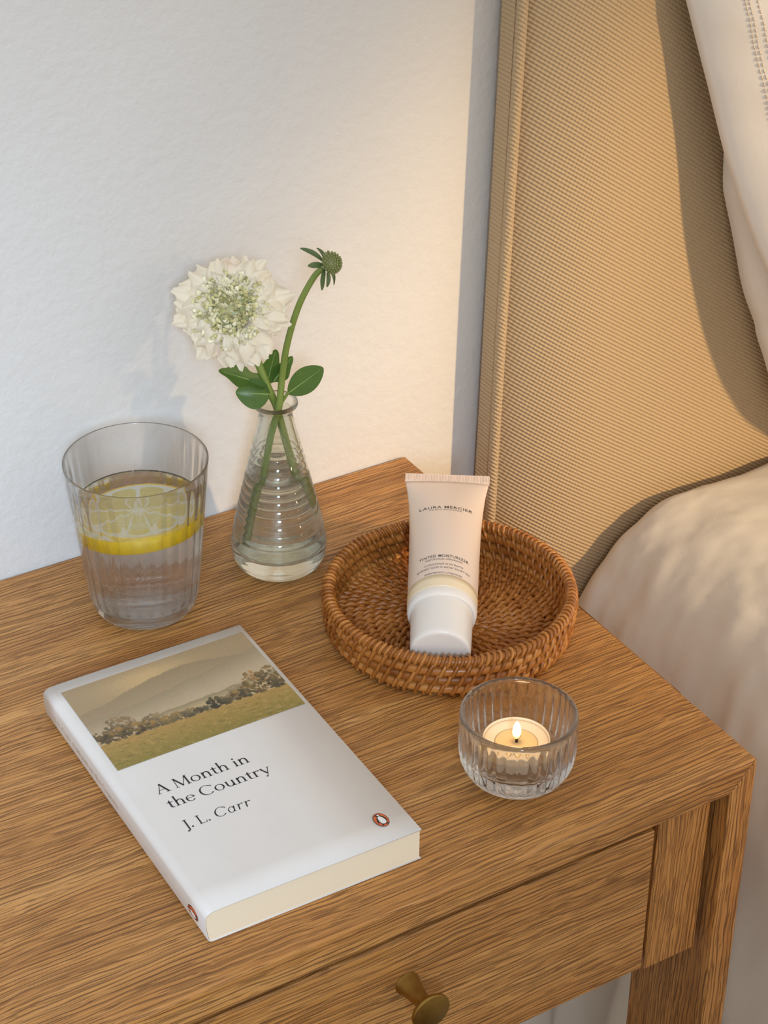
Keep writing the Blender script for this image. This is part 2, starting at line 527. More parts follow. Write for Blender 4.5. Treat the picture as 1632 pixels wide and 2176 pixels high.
cm.add([(x, y * BL, z) for y in vv for (x, z) in prof], [(j * len(prof) + i, j * len(prof) + i + 1, (j + 1) * len(prof) + i + 1, (j + 1) * len(prof) + i) for j in range(12) for i in range(len(prof) - 1)])
cov = cm.build('cover', M_COVER, book)
so = cov.modifiers.new('solid', 'SOLIDIFY'); so.thickness = ct; so.offset = 1 if False else -1
pg = [(x + (0.0009 if x < 0.01 else 0), min(max(z, 0.0008), BT - 0.0008)) for x, z in prof[1:-4]] + [(BW - 0.0008, BT - 0.0007), (BW - 0.0008, 0.0008)]
MB().prism(pg, 'y', 0.0006, BL - 0.0008).build('page_block', pages_mat(), book, smooth=False)

# landscape on the cover: a flat print, colours laid cell by cell on a fine grid
PU0, PU1, PV0, PV1 = 0.0073, 0.1183, 0.1178, 0.1935
NU, NVV = 240, 150
def lerp3(a, b, t):
    t = max(0.0, min(1.0, t))
    return tuple(x + (y - x) * t for x, y in zip(a, b))
rt = random.Random(3)
blobs = []
def tree(cx, base, w_, h_, dark, gold):
    for _ in range(int(26 + 500 * w_ * h_ * 8)):
        a, r = rt.uniform(0, 2 * pi), sqrt(rt.random())
        bx_, by_ = cx + w_ * r * cos(a), base + h_ * (0.5 + 0.5 * r * sin(a))
        light = max(0, min(1, 0.5 + 0.5 * r * sin(a) * 0.9 + 0.4 * cos(a) * r + rt.uniform(-0.35, 0.35)))
        blobs.append((bx_, by_, rt.uniform(0.004, 0.013), lerp3(dark, gold, light)))
DK, GD, MD, HZC = (62, 58, 40), (158, 130, 66), (96, 92, 62), (134, 126, 90)
for cx, w_, h_, d, g in [(0.30, .05, .07, HZC, (168, 156, 112)), (0.52, .06, .05, HZC, (160, 150, 106)), (0.60, .04, .05, HZC, (160, 150, 106)), (0.76, .07, .16, (120, 114, 82), (150, 140, 96)), (0.68, .05, .10, MD, (140, 128, 84)),
                         (0.03, .05, .14, DK, (120, 100, 60)), (0.15, .075, .26, (84, 78, 56), (150, 130, 82)), (0.10, .06, .13, DK, GD), (0.20, .07, .12, DK, GD), (0.31, .06, .15, (80, 76, 56), (150, 134, 84)), (0.26, .05, .10, DK, GD), (0.36, .05, .09, MD, GD), (0.42, .04, .09, MD, GD), (0.48, .05, .08, (72, 72, 54), (140, 126, 80)), (0.54, .035, .06, DK, MD), (0.62, .038, .13, (46, 46, 36), (84, 80, 54)), (0.67, .03, .06, DK, MD), (0.74, .04, .10, DK, GD), (0.80, .05, .14, (58, 58, 44), (140, 118, 64)), (0.87, .06, .27, (96, 84, 50), (176, 144, 76)), (0.95, .07, .27, (74, 68, 48), (140, 120, 70)), (0.97, .05, .14, DK, (120, 104, 60))]:
    tree(cx, 0.300 - 0.03 * cx, w_, h_, d, g)
img = []
for j in range(NVV):
    row = []
    q = (j + 0.5) / NVV
    for i in range(NU):
        p_ = (i + 0.5) / NU
        g1 = math.exp(-((p_ - 0.42) ** 2) / 0.05 - ((q - 0.86) ** 2) / 0.03)
        colr = lerp3((164, 150, 104), (200, 180, 118), g1)
        colr = lerp3(colr, (150, 138, 96), max(0, q - 0.9) * 4)
        r1 = 0.80 + 0.06 * sin(p_ * 5.2 - 1.4) - 0.10 * abs(p_ - 0.62) + 0.014 * fb(p_ * 9, 1)
        if q < r1:
            colr = lerp3((152, 140, 98), (176, 164, 118), (r1 - q) / 0.34)
        r2_ = 0.58 + 0.22 * p_ ** 1.6 + 0.02 * fb(p_ * 8, 5)
        if q < r2_:
            colr = lerp3(lerp3(colr, (150, 142, 102), 0.7), (188, 178, 132), (r2_ - q) / 0.22)
        r3 = 0.40 + 0.06 * p_ + 0.012 * fb(p_ * 14, 9)
        if q < r3:
            colr = lerp3((146, 140, 98), (186, 172, 118), (r3 - q) / 0.07)
        g_ = 0.302 - 0.03 * p_ + 0.006 * fb(p_ * 20, 3)
        if q < g_:
            n_ = fb(p_ * 26 + q * 10, q * 44, 7) * 0.6 + fb(p_ * 90, q * 120, 4) * 0.5
            colr = lerp3((172, 146, 74), (138, 130, 58), (g_ - q) / 0.26 + 0.35 * n_)
            colr = lerp3(colr, (104, 92, 42), max(0, n_ - 0.25) * 1.5)
            colr = lerp3(colr, (196, 168, 98), max(0, -n_ - 0.2) * 1.4)
        row.append(colr)
    img.append(row)
for (bx_, by_, br, colr) in blobs:
    asp = (PU1 - PU0) / (PV1 - PV0)
    for j in range(max(0, int((by_ - br * asp) * NVV)), min(NVV, int((by_ + br * asp) * NVV) + 1)):
        for i in range(max(0, int((bx_ - br) * NU)), min(NU, int((bx_ + br) * NU) + 1)):
            dx, dy = ((i + .5) / NU - bx_) / br, ((j + .5) / NVV - by_) / (br * asp)
            if dx * dx + dy * dy < 1 and (j + .5) / NVV > 0.288 - 0.03 * (i / NU):
                img[j][i] = lerp3(img[j][i], colr, 0.8)
pm_ = MB().grid(lambda a, b: (PU0 + (PU1 - PU0) * a, PV0 + (PV1 - PV0) * b + 0.0012 * (a - 0.5), BT + 0.00022), NU, NVV)
def print_mat():
    t = NT('printed_landscape')
    at = t.n('Attribute', attribute_name='print')
    g = t.noise(t.coords(), 1400, 2, 0.6)
    c = t.mix(t.math('MULTIPLY', g, 0.18), at.outputs[0], lin(120, 108, 70))
    return t.done(t.principled(c, 0.40))
pic = pm_.build('cover_picture', print_mat(), cov, smooth=False)
ca = pic.data.color_attributes.new('print', 'FLOAT_COLOR', 'CORNER')
buf = []
for j in range(NVV):
    for i in range(NU):
        cc = lin(*[max(0, min(255, x * m_ + random.uniform(-6, 6))) for x, m_ in zip(img[j][i], (1.03, 0.97, 1.08))])
        buf += list(cc) * 4
ca.data.foreach_set('color', buf)
pic['label'] = 'printed country landscape with hills, trees and a grassy field'

# serif lettering drawn stroke by stroke (cap height 1)
class Glyphs:
    def __init__(s):
        s.mb = MB(); s.x = 0; s.sh = 0
    def quad(s, *p):
        s.mb.add([(s.x + a + s.sh * b, b, 0) for a, b in p], [tuple(range(len(p)))])
    def bar(s, x0, y0, x1, y1, w_):
        dx, dy = x1 - x0, y1 - y0
        l = sqrt(dx * dx + dy * dy); nx, ny = -dy / l * w_ / 2, dx / l * w_ / 2
        s.quad((x0 + nx, y0 + ny), (x0 - nx, y0 - ny), (x1 - nx, y1 - ny), (x1 + nx, y1 + ny))
    def hbar(s, x0, x1, y, h): s.quad((x0, y), (x1, y), (x1, y + h), (x0, y + h))
    def stem(s, x, y0, y1, w_=0.115, foot=0.09, head=0.0):
        s.quad((x, y0), (x + w_, y0), (x + w_, y1), (x, y1))
        if foot: s.hbar(x - foot, x + w_ + foot, y0, 0.038)
        if head: s.quad((x - head, y1 - 0.07), (x + 0.01, y1 - 0.03), (x + w_, y1 + 0.02), (x + 0.01, y1 - 0.0))
    def ring(s, cx, cy, rx, ry, wv, wh, a0, a1, n=20):
        for i in range(n):
            t0, t1 = radians(a0 + (a1 - a0) * i / n), radians(a0 + (a1 - a0) * (i + 1) / n)
            P = lambda t, k: (cx + (rx - k * wv) * cos(t), cy + (ry - k * wh) * sin(t))
            s.quad(P(t0, 0), P(t1, 0), P(t1, 1), P(t0, 1))
    def dot(s, x, y, r=0.07): s.ring(x, y, r, r, r * 0.98, r * 0.98, 0, 360, 14)
    def put(s, ch):
        X = 0.63
        if ch == 'A':
            s.bar(0.07, 0.02, 0.41, 0.98, 0.05); s.bar(0.39, 1.0, 0.75, 0.0, 0.125); s.hbar(0.17, 0.58, 0.34, 0.04)
            s.hbar(-0.02, 0.2, 0, 0.036); s.hbar(0.58, 0.9, 0, 0.036); adv = 0.90
        elif ch == 'M':
            s.bar(0.13, 0.02, 0.16, 1.0, 0.05); s.bar(0.17, 1.0, 0.56, 0.05, 0.125); s.bar(0.55, 0.03, 0.93, 1.0, 0.05); s.bar(0.97, 0, 0.95, 1.0, 0.12)
            s.hbar(0.0, 0.27, 0, 0.036); s.hbar(0.82, 1.13, 0, 0.036); s.hbar(0.03, 0.22, 0.964, 0.036); s.hbar(0.90, 1.10, 0.964, 0.036); adv = 1.17
        elif ch == 'o': s.ring(0.36, X / 2, 0.34, X / 2 + 0.015, 0.115, 0.04, 0, 360, 32); adv = 0.76
        elif ch in 'nhr':
            s.stem(0.10, 0, X if ch != 'h' else 1.08, head=0.09)
            if ch == 'r':
                s.ring(0.36, X - 0.22, 0.20, 0.22, 0.06, 0.06, 70, 175, 10); s.dot(0.44, X - 0.07, 0.065); adv = 0.54
            else:
                s.ring(0.385, X - 0.26, 0.255, 0.275, 0.115, 0.07, 0, 160, 14); s.stem(0.525, 0, X - 0.26); adv = 0.78
        elif ch == 't':
            s.quad((0.13, 0.14), (0.245, 0.14), (0.245, 0.84), (0.13, 0.70)); s.hbar(0.0, 0.42, X - 0.05, 0.045)
            s.ring(0.30, 0.17, 0.17, 0.18, 0.115, 0.06, 180, 300, 10); adv = 0.46
        elif ch == 'i': s.stem(0.10, 0, X, head=0.09); s.dot(0.155, 0.88, 0.075); adv = 0.36
        elif ch == 'e':
            s.ring(0.34, X / 2, 0.32, X / 2 + 0.015, 0.11, 0.04, 8, 325, 28); s.hbar(0.10, 0.655, X / 2 + 0.02, 0.04); adv = 0.70
        elif ch == 'C':
            s.ring(0.52, 0.5, 0.50, 0.52, 0.125, 0.04, 42, 318, 32); s.quad((0.885, 0.83), (0.93, 0.70), (0.95, 0.70), (0.94, 0.98)); adv = 1.00
        elif ch == 'u':
            s.stem(0.10, 0.22, X, foot=0, head=0.09); s.ring(0.355, 0.25, 0.255, 0.265, 0.115, 0.065, 180, 345, 14)
            s.stem(0.525, 0.0, X, foot=0.0, head=0.09); s.hbar(0.60, 0.74, 0, 0.036); adv = 0.78
        elif ch == 'y':
            s.bar(0.10, X, 0.39, 0.0, 0.115); s.bar(0.63, X, 0.30, -0.24, 0.05); s.dot(0.24, -0.26, 0.065); s.hbar(0.0, 0.24, X - 0.036, 0.036); s.hbar(0.52, 0.74, X - 0.036, 0.036); adv = 0.72
        elif ch == 'J':
            s.quad((0.20, -0.05), (0.32, -0.02), (0.32, 1), (0.20, 1)); s.ring(0.10, -0.04, 0.22, 0.26, 0.115, 0.06, 270, 360, 10); s.dot(0.08, -0.25, 0.07); s.hbar(0.08, 0.44, 0.964, 0.036); adv = 0.46
        elif ch == 'L':
            s.stem(0.12, 0, 1.0); s.hbar(0.03, 0.34, 0.964, 0.036); s.hbar(0.1, 0.66, 0, 0.04); s.quad((0.60, 0.03), (0.66, 0.0), (0.70, 0.24), (0.675, 0.24)); adv = 0.74
        elif ch == 'a':
            s.ring(0.30, 0.30, 0.27, 0.33, 0.09, 0.05, 30, 340, 24); s.bar(0.56, X, 0.50, 0.06, 0.10); s.ring(0.59, 0.10, 0.09, 0.11, 0.05, 0.04, 180, 320, 8); adv = 0.72
        elif ch == 'q':   # italic r
            s.bar(0.13, 0.0, 0.17, X, 0.10); s.ring(0.40, X - 0.24, 0.22, 0.24, 0.05, 0.05, 60, 170, 10); s.dot(0.48, X - 0.06, 0.06); s.hbar(0.02, 0.16, X - 0.04, 0.035); adv = 0.56
        elif ch == '.': s.dot(0.12, 0.07, 0.08); adv = 0.30
        else: adv = 0.34
        s.x += adv
M_INK = plain('black_ink', lin(38, 34, 36), 0.5)
def serif_line(txt, u0, u1, vbase, caph, name, shear=()):
    g = Glyphs()
    for i, ch in enumerate(txt):
        g.sh = 0.16 if i in shear else 0.0
        g.put(ch)
        if i in shear: g.x += 0.06
    sx = (u1 - u0) / g.x
    g.mb.v = [(u0 + x * sx, vbase + y * caph, BT + 0.00020) for x, y, z in g.mb.v]
    return g.mb.build(name, M_INK, cov, smooth=False)
serif_line('A Month in', 0.0178, 0.0705, 0.0895, 0.0074, 'title_lettering')
serif_line('the Country', 0.0182, 0.0765, 0.0768, 0.0074, 'title_lettering')
serif_line('J. L. Caqq', 0.0185, 0.0560, 0.0586, 0.0068, 'author_lettering', shear=(6, 7, 8, 9))

# orange oval emblem with a bird
M_ORANGE = plain('orange_ink', lin(208, 98, 52), 0.45)
M_PWHITE = plain('white_ink', lin(232, 230, 226), 0.45)
BIRD = [(-0.62, 0.98), (-0.36, 1.06), (-0.20, 1.20), (0.02, 1.22), (0.20, 1.10), (0.27, 0.92), (0.30, 0.76), (0.52, 0.50), (0.70, 0.12), (0.80, -0.42), (0.70, -0.40), (0.62, -0.10), (0.60, -0.55), (0.48, -0.86), (0.62, -1.02), (0.52, -1.12), (0.28, -1.06), (0.18, -0.98), (-0.06, -0.98), (-0.12, -1.08), (-0.40, -1.12), (-0.44, -1.02), (-0.28, -0.92), (-0.42, -0.58), (-0.46, -0.20), (-0.56, -0.55), (-0.66, -0.62), (-0.66, -0.10), (-0.50, 0.38), (-0.30, 0.66), (-0.26, 0.84), (-0.40, 0.90)]
BELLY = [(-0.20, 0.62), (0.10, 0.68), (0.32, 0.40), (0.48, -0.05), (0.50, -0.50), (0.36, -0.82), (0.05, -0.90), (-0.20, -0.80), (-0.34, -0.45), (-0.36, 0.0), (-0.30, 0.36)]
HEADP = [(-0.14, 1.08), (0.04, 1.10), (0.14, 0.98), (0.16, 0.76), (-0.02, 0.72), (-0.08, 0.90)]
def poly_fan(pts, f):
    cx, cy = sum(p[0] for p in pts) / len(pts), sum(p[1] for p in pts) / len(pts)
    return MB().add([f(x, y) for x, y in pts], [tuple(range(len(pts)))])
ell = lambda a, b: [(a * cos(t), b * sin(t)) for t in [i / 48 * 2 * pi for i in range(48)]]
def emblem(place, parent):
    """place(x,y,layer) -> point"""
    o = poly_fan(ell(1.0, 1.42), lambda x, y: place(x, y, 1)).build('emblem', M_INK, parent, smooth=False)
    o['label'] = 'orange oval emblem with a black and white penguin'
    for pts, mat, nm, k in ((ell(0.93, 1.345), M_ORANGE, 'emblem_ground', 2), (BIRD, M_INK, 'emblem_bird', 3), (BELLY, M_PWHITE, 'emblem_belly', 4), (HEADP, M_PWHITE, 'emblem_face', 4)):
        poly_fan(pts, lambda x, y, k=k: place(x, y, k)).build(nm, mat, parent, smooth=False)
ex, ey, es = 0.1064, 0.0162, 0.0038
emblem(lambda x, y, k: (ex + x * es, ey + y * es, BT + 0.00022 + 0.00004 * k), cov)
emblem(lambda x, y, k: (-0.00045 - 0.00004 * k + (0.0003 if abs(x) > 0.6 else 0), 0.0130 + y * 0.0040, 0.0098 - x * 0.0031), cov)
# faint worn lettering down the spine
g = Glyphs()
for ch in 'J. L. Carr  A Month in the Country':
    g.put(ch)
sx = 0.085 / g.x
g.mb.v = [(-0.00042, 0.186 - x * sx, 0.0085 + y * 0.0030) for x, y, z in g.mb.v]
g.mb.build('spine_lettering', plain('faded_grey_ink', lin(186, 164, 130), 0.5), cov, smooth=False)

# ------------------------------------------------------------------ tumbler of water with lemon
GX, GY, GH = -0.2219, 0.2982, 0.1010
NF = 30
gp_out = [(0, 0.0011), (0.014, 0.0010), (0.020, 0.0006), (0.0232, 0.0001), (0.0246, 0.0), (0.0264, 0.0003), (0.0290, 0.0016), (0.0308, 0.0046), (0.0322, 0.0100), (0.0330, 0.0150), (0.0352, 0.035), (0.0377, 0.062), (0.0402, 0.085), (0.0414, 0.0975)]
gp_rim = [(0.04160, 0.1000), (0.04160, 0.1007), (0.04125, GH), (0.04085, 0.1007), (0.0407, 0.1000)]
gp_in = [(0.0403, 0.0960), (0.0390, 0.085), (0.0365, 0.062), (0.0340, 0.035), (0.0319, 0.0150), (0.0308, 0.0108), (0.0280, 0.0088), (0.022, 0.0082), (0, 0.0080)]
def interp_prof(P, maxd):
    out = [P[0]]
    for a, b in zip(P, P[1:]):
        k = max(1, int(math.hypot(b[0] - a[0], b[1] - a[1]) / maxd))
        out += [(a[0] + (b[0] - a[0]) * i / k, a[1] + (b[1] - a[1]) * i / k) for i in range(1, k + 1)]
    return out
def flute(nf, depth, z0, z1, n_in):
    def rf(th, r, z, i):
        if i >= n_in:
            k = max(0, min(1, (z - z0) / 0.004)) * max(0, min(1, (z1 - z) / 0.006))
            return r + depth * k * (abs(cos(th * nf / 2)) - 0.5)
        return r
    return rf
P1 = interp_prof(gp_out, 0.004)
prof = P1 + gp_rim + interp_prof(gp_in, 0.004)
MBg = MB().lathe(prof, NF * 8, flute(NF, 0.00055, 0.010, 0.0975, len(P1) + 4))
gl = MBg.build('drinking_glass', M_TUMBLER, None, weld=True)
gl.location = (GX, GY, T)
tag(gl, 'clear tumbler with fine vertical flutes holding water and lemon', 'glass')
WZ = 0.0700
def water_in(pin, wz, extra=0.0002):
    pts = [(r + extra, z - (extra if z < 0.013 else 0)) for r, z in pin]
    pts = [p for p in pts if p[1] < wz - 0.0005]
    return pts
gin = interp_prof(gp_in, 0.003)
wp = [p for p in gin if p[1] < WZ - 0.0012]
rw = 0.0340 + (0.0365 - 0.0340) * (WZ - 0.035) / 0.027
prof = [(0, WZ)] + [(rw * 0.5, WZ), (rw * 0.9, WZ), (rw - 0.0012, WZ + 0.0001), (rw + 0.0001, WZ + 0.0007)] + [(r + 0.00015, z) for r, z in wp[:-1]] + [(0, 0.0079)]
wat = MB().lathe(prof[::-1], 96).build('water', M_WATER, None, weld=True)
wat.location = (GX, GY, T)
tag(wat, 'still water in the tumbler around the lemon slice', 'water')

lem = thing('lemon_slice', 'round lemon slice floating tilted in the tumbler of water', 'lemon', (GX - 0.0005, GY - 0.0012, T + 0.0590))
LT, LR = 0.0088, 0.0335
def lemon_flesh():
    t = NT('lemon_flesh')
    v = t.coords()
    n1 = t.noise(v, 420, 3, 0.6)
    c = t.mix(n1, lin(228, 208, 112), lin(250, 236, 168))
    return t.done(t.principled(c, 0.25, t.bump(n1, 0.4, 0.0008), Subsurface_Weight=0.3, Subsurface_Radius=(0.01, 0.008, 0.003)))
def peel():
    t = NT('lemon_peel')
    n1 = t.n('TexVoronoi', {'Vector': t.coords(), 'Scale': 900.0}).outputs[0]
    n2 = t.noise(t.coords(), 160, 3)
    c = t.mix(n2, lin(255, 200, 0), lin(255, 222, 30))
    return t.done(t.principled(c, 0.35, t.bump(n1, 0.25, 0.0004)))
M_PITH = plain('lemon_pith', lin(252, 248, 232), 0.6)
rind = MB().lathe([(LR - 0.0016, -LT / 2), (LR - 0.0003, -LT / 2 + 0.0002), (LR + 0.0002, -LT * 0.25), (LR + 0.0003, 0), (LR + 0.0002, LT * 0.25), (LR - 0.0003, LT / 2 - 0.0002), (LR - 0.0016, LT / 2), (LR - 0.0016, -LT / 2)], 96)
Lrot = Vector((0.5166 * 0.13 - 0.8562 * 0.10, 0.8562 * 0.13 + 0.5166 * 0.10, 1)).normalized().to_track_quat('Z', 'Y').to_matrix().to_4x4()
rind.xform(Lrot).build('rind', peel(), lem, sharp=60)
pith = MB().lathe([(0, -LT / 2 + 0.0002), (LR - 0.0014, -LT / 2 + 0.0002), (LR - 0.0014, LT / 2 - 0.0003), (0, LT / 2 - 0.0003)], 72)
pith.xform(Lrot).build('pith', M_PITH, lem, sharp=40)
M_FLESH = lemon_flesh()
ns_ = 9
for k in range(ns_):
    a0, a1 = 2 * pi * k / ns_ + 0.05, 2 * pi * (k + 1) / ns_ - 0.05
    seg = MB()
    R1 = LR - 0.0048
    pts = [(0.0022 * cos((a0 + a1) / 2), 0.0022 * sin((a0 + a1) / 2))]
    pts += [(R1 * (1 - 0.10 * abs(2 * t - 1) ** 4) * cos(a0 + (a1 - a0) * t), R1 * (1 - 0.10 * abs(2 * t - 1) ** 4) * sin(a0 + (a1 - a0) * t)) for t in [i / 8 for i in range(9)]]
    seg.prism(pts, 'z', -LT / 2 - 0.0001, LT / 2 - 0.0001)
    seg.xform(Lrot).build('segment', M_FLESH, lem, smooth=False)

# ------------------------------------------------------------------ bud vase
VX, VY, VH = -0.1312, 0.2981, 0.1130
vo = [(0, 0.0012), (0.013, 0.0010), (0.0185, 0.0005), (0.0205, 0.0), (0.0222, 0.0), (0.0242, 0.0005), (0.0266, 0.0030), (0.0284, 0.0070), (0.0292, 0.0125), (0.0293, 0.0165), (0.0286, 0.0215), (0.0272, 0.027), (0.0250, 0.038), (0.0208, 0.0562), (0.0166, 0.0745), (0.0131, 0.0890), (0.0109, 0.0985), (0.0101, 0.1050), (0.0103, 0.1078)]
vr = [(0.0118, 0.1088), (0.0131, 0.1103), (0.0135, 0.1115), (0.0132, 0.1127), (0.0124, VH), (0.0112, 0.1126), (0.0098, 0.1110)]
vi = [(0.0082, 0.1065), (0.0080, 0.1040), (0.0088, 0.0980), (0.0110, 0.0890), (0.0145, 0.0745), (0.0187, 0.0562), (0.0228, 0.038), (0.0250, 0.027), (0.0262, 0.0215), (0.0264, 0.0180), (0.0250, 0.0140), (0.0200, 0.0115), (0, 0.0105)]
V1 = interp_prof(vo, 0.0006)
V2 = interp_prof(vi, 0.003)
def ribs(th, r, z, i):
    if i < len(V1) and 0.0235 < z < 0.092:
        k = (z - 0.0235) / 0.0052
        s_ = sin(pi * (k % 1.0))
        amp = 0.00085 * min(1, (0.092 - z) / 0.018)
        return r + amp * (s_ ** 0.7 - 0.55)
    return r
vase = MB().lathe(V1 + vr + V2, 112, ribs).build('bud_vase', M_GLASS2, None, weld=True)
vase.location = (VX, VY, T)
tag(vase, 'ribbed conical clear glass bud vase holding the flower stems', 'vase')
VWZ = 0.064
rv = 0.0187 + (0.0145 - 0.0187) * (VWZ - 0.0562) / 0.0183
prof = [(0, VWZ), (rv * 0.9, VWZ), (rv + 0.0001, VWZ + 0.0004)] + [(r + 0.00015, z) for r, z in V2 if z < VWZ - 0.001][:-1] + [(0, 0.0104)]
vw = MB().lathe(prof[::-1], 80).build('water', M_WATER, None, weld=True)
vw.location = (VX, VY, T)
tag(vw, 'water in the ribbed vase around the cut stems', 'water')

# ------------------------------------------------------------------ flowers
fh = Vector((0.5166, 0.8562, 0)); rh = Vector((0.8562, -0.5166, 0)); zz = Vector((0, 0, 1))
def vp(r_, z, d=0.0):            # point beside the vase axis: right, height, depth away from the viewer
    return Vector((VX, VY, T)) + rh * r_ + zz * z + fh * d
def bez(P, n):
    """Catmull-Rom through points"""
    out = []
    Q = [P[0]] + list(P) + [P[-1]]
    for i in range(len(P) - 1):
        p0, p1, p2, p3 = Q[i:i + 4]
        for k in range(n):
            t = k / n
            out.append(0.5 * ((2 * p1) + (p2 - p0) * t + (2 * p0 - 5 * p1 + 4 * p2 - p3) * t * t + (3 * p1 - p0 - 3 * p2 + p3) * t ** 3))
    out.append(P[-1])
    return out
def green(name, a, b, rough=0.45):
    t = NT(name)
    n1 = t.noise(t.coords((1, 1, 0.3)), 320, 3, 0.6)
    c = t.mix(n1, a, b)
    p = t.principled(c, rough, t.bump(n1, 0.15, 0.0005), Subsurface_Weight=0.1, Subsurface_Radius=(0.002, 0.003, 0.001))
    return t.done(p)
M_STEM = green('green_stem', lin(104, 124, 52), lin(132, 148, 70))
def leaf_mat():
    t = NT('leaf')
    n1 = t.noise(t.coords(), 180, 3, 0.6)
    c = t.mix(n1, lin(52, 84, 34), lin(84, 116, 48))
    d = t.principled(c, 0.35)
    tr = t.n('BsdfTranslucent', {'Color': lin(120, 156, 60)})
    return t.done(t.n('MixShader', {0: 0.25, 1: d, 2: tr.outputs[0]}).outputs[0])
M_LEAF = leaf_mat()
M_VEIN = plain('leaf_vein', lin(134, 158, 84), 0.5)
def petal_mat():
    t = NT('cream_petal')
    n1 = t.noise(t.coords((1, 1, 1)), 130, 3, 0.6)
    n2 = t.noise(t.coords((1, 1, 1)), 55, 2, 0.6)
    c = t.mix(n1, lin(246, 234, 206), lin(254, 247, 230))
    c = t.mix(t.ramp(n2, [(0.58, 0.0), (0.74, 0.45)]), c, lin(240, 204, 186))
    d = t.principled(c, 0.55, t.bump(n1, 0.2, 0.0006))
    tr = t.n('BsdfTranslucent', {'Color': lin(250, 240, 220)})
    return t.done(t.n('MixShader', {0: 0.3, 1: d, 2: tr.outputs[0]}).outputs[0])
M_PETAL = petal_mat()
def leaf_mesh(L, W_, fold=0.25, curl=0.3, serr=0):
    mb = MB()
    n, k = 20, 6
    def fn(u, v):
        v = 0.5 - 0.5 * cos(pi * v)
        w_ = W_ * (sin(pi * min(1, v ** 1.08)) ** 0.62) * (1 + (0.28 * sin(v * serr * 2 * pi) if serr else 0)) + 0.0004 * (1 - v)
        s_ = (u - 0.5) * 2
        return (s_ * w_ / 2, v * L, fold * abs(s_) * w_ / 2 - curl * L * v * v)
    return mb.grid(fn, k, n)
def orient(o, d, up):
    y = Vector(d).normalized()
    z = (Vector(up) - y * y.dot(Vector(up))).normalized()
    x = y.cross(z)
    return Matrix(((x.x, y.x, z.x, o[0]), (x.y, y.y, z.y, o[1]), (x.z, y.z, z.z, o[2]), (0, 0, 0, 1)))
def put_leaf(parent, base, d, up, L, W_, fold=0.25, curl=0.3, serr=0):
    M_ = orient(base, d, up)
    lf = leaf_mesh(L, W_, fold, curl, serr).xform(M_).build('leaf', M_LEAF, parent)
    vn = MB().tube([(0, v * L, -curl * L * v * v + 0.00035) for v in [i / 8 * 0.92 for i in range(9)]], [0.0006 * (1 - 0.8 * i / 8) for i in range(9)], 6)
    vn.xform(M_).build('midrib', M_VEIN, lf)
    return lf

tocam = (CAM - vp(-0.023, 0.175)).normalized()
HEAD = vp(-0.0228, 0.1752, -0.006)
fl_ = thing('scabiosa_flower', 'open cream scabiosa bloom on a green stem in the vase', 'flower', (VX, VY, T))
Finv = Matrix.Translation((-VX, -VY, -T))
HN = (tocam * 0.93 + zz * 0.10 - rh * 0.10).normalized()
hx = HN.cross(zz).normalized(); hy = hx.cross(HN) * -1
hx = zz.cross(HN).normalized(); hy = HN.cross(hx)
HM = Matrix(((hx.x, hy.x, HN.x, HEAD.x), (hx.y, hy.y, HN.y, HEAD.y), (hx.z, hy.z, HN.z, HEAD.z), (0, 0, 0, 1)))
def fpart(o):
    o.matrix_parent_inverse = Finv
    return o
stem_pts = [HEAD - HN * 0.006, HEAD - HN * 0.016 - zz * 0.008 + rh * 0.004, vp(-0.0095, 0.1370, 0.002), vp(-0.0035, 0.1200), vp(0.0005, 0.1080, 0.0026), vp(0.004, 0.0920, 0.0026), vp(0.0105, 0.062, 0.003), vp(0.0170, 0.036, 0.004)]
fpart(MB().tube(bez(stem_pts, 7), 0.0024, 10).build('stem', M_STEM, fl_))
# receptacle behind the petals
fpart(MB().lathe([(0, -0.007), (0.003, -0.0065), (0.008, -0.0025), (0.0125, 0.0015), (0.0125, 0.003), (0.009, 0.0058), (0.004, 0.0074), (0, 0.0078)], 28).xform(HM).build('receptacle', green('pale_green', lin(186, 184, 122), lin(208, 204, 150)), fl_))
def petal(r0, r1, width, lift, seed, wav):
    rs = random.Random(seed)
    ph = [rs.uniform(0, 6.3) for _ in range(6)]
    nn, kk = 18, 10
    def fn(u, v):
        s_ = (u - 0.5) * 2
        w_ = width * (0.30 + 0.70 * min(1, v * 1.25) ** 0.9) * sqrt(1 - 0.62 * (max(0, v - 0.55) / 0.45) ** 2)
        edge = 1 + (0.07 * sin(s_ * 4.0 + ph[0]) + 0.045 * sin(s_ * 9 + ph[1]) + 0.022 * sin(s_ * 19 + ph[4])) * v ** 3 - 0.17 * s_ * s_ * v
        r = r0 + (r1 - r0) * v * edge
        ruf = wav * v ** 1.3 * (sin(s_ * 5.2 + ph[2] + v * 1.5) + 0.55 * sin(s_ * 11 + ph[3] + v * 2) + 0.3 * sin(s_ * 19 + ph[5]))
        z = lift * sin(v * pi * 0.72) + ruf - 0.005 * v * v
        return (s_ * w_ / 2, r, z)
    return MB().grid(fn, nn, kk)
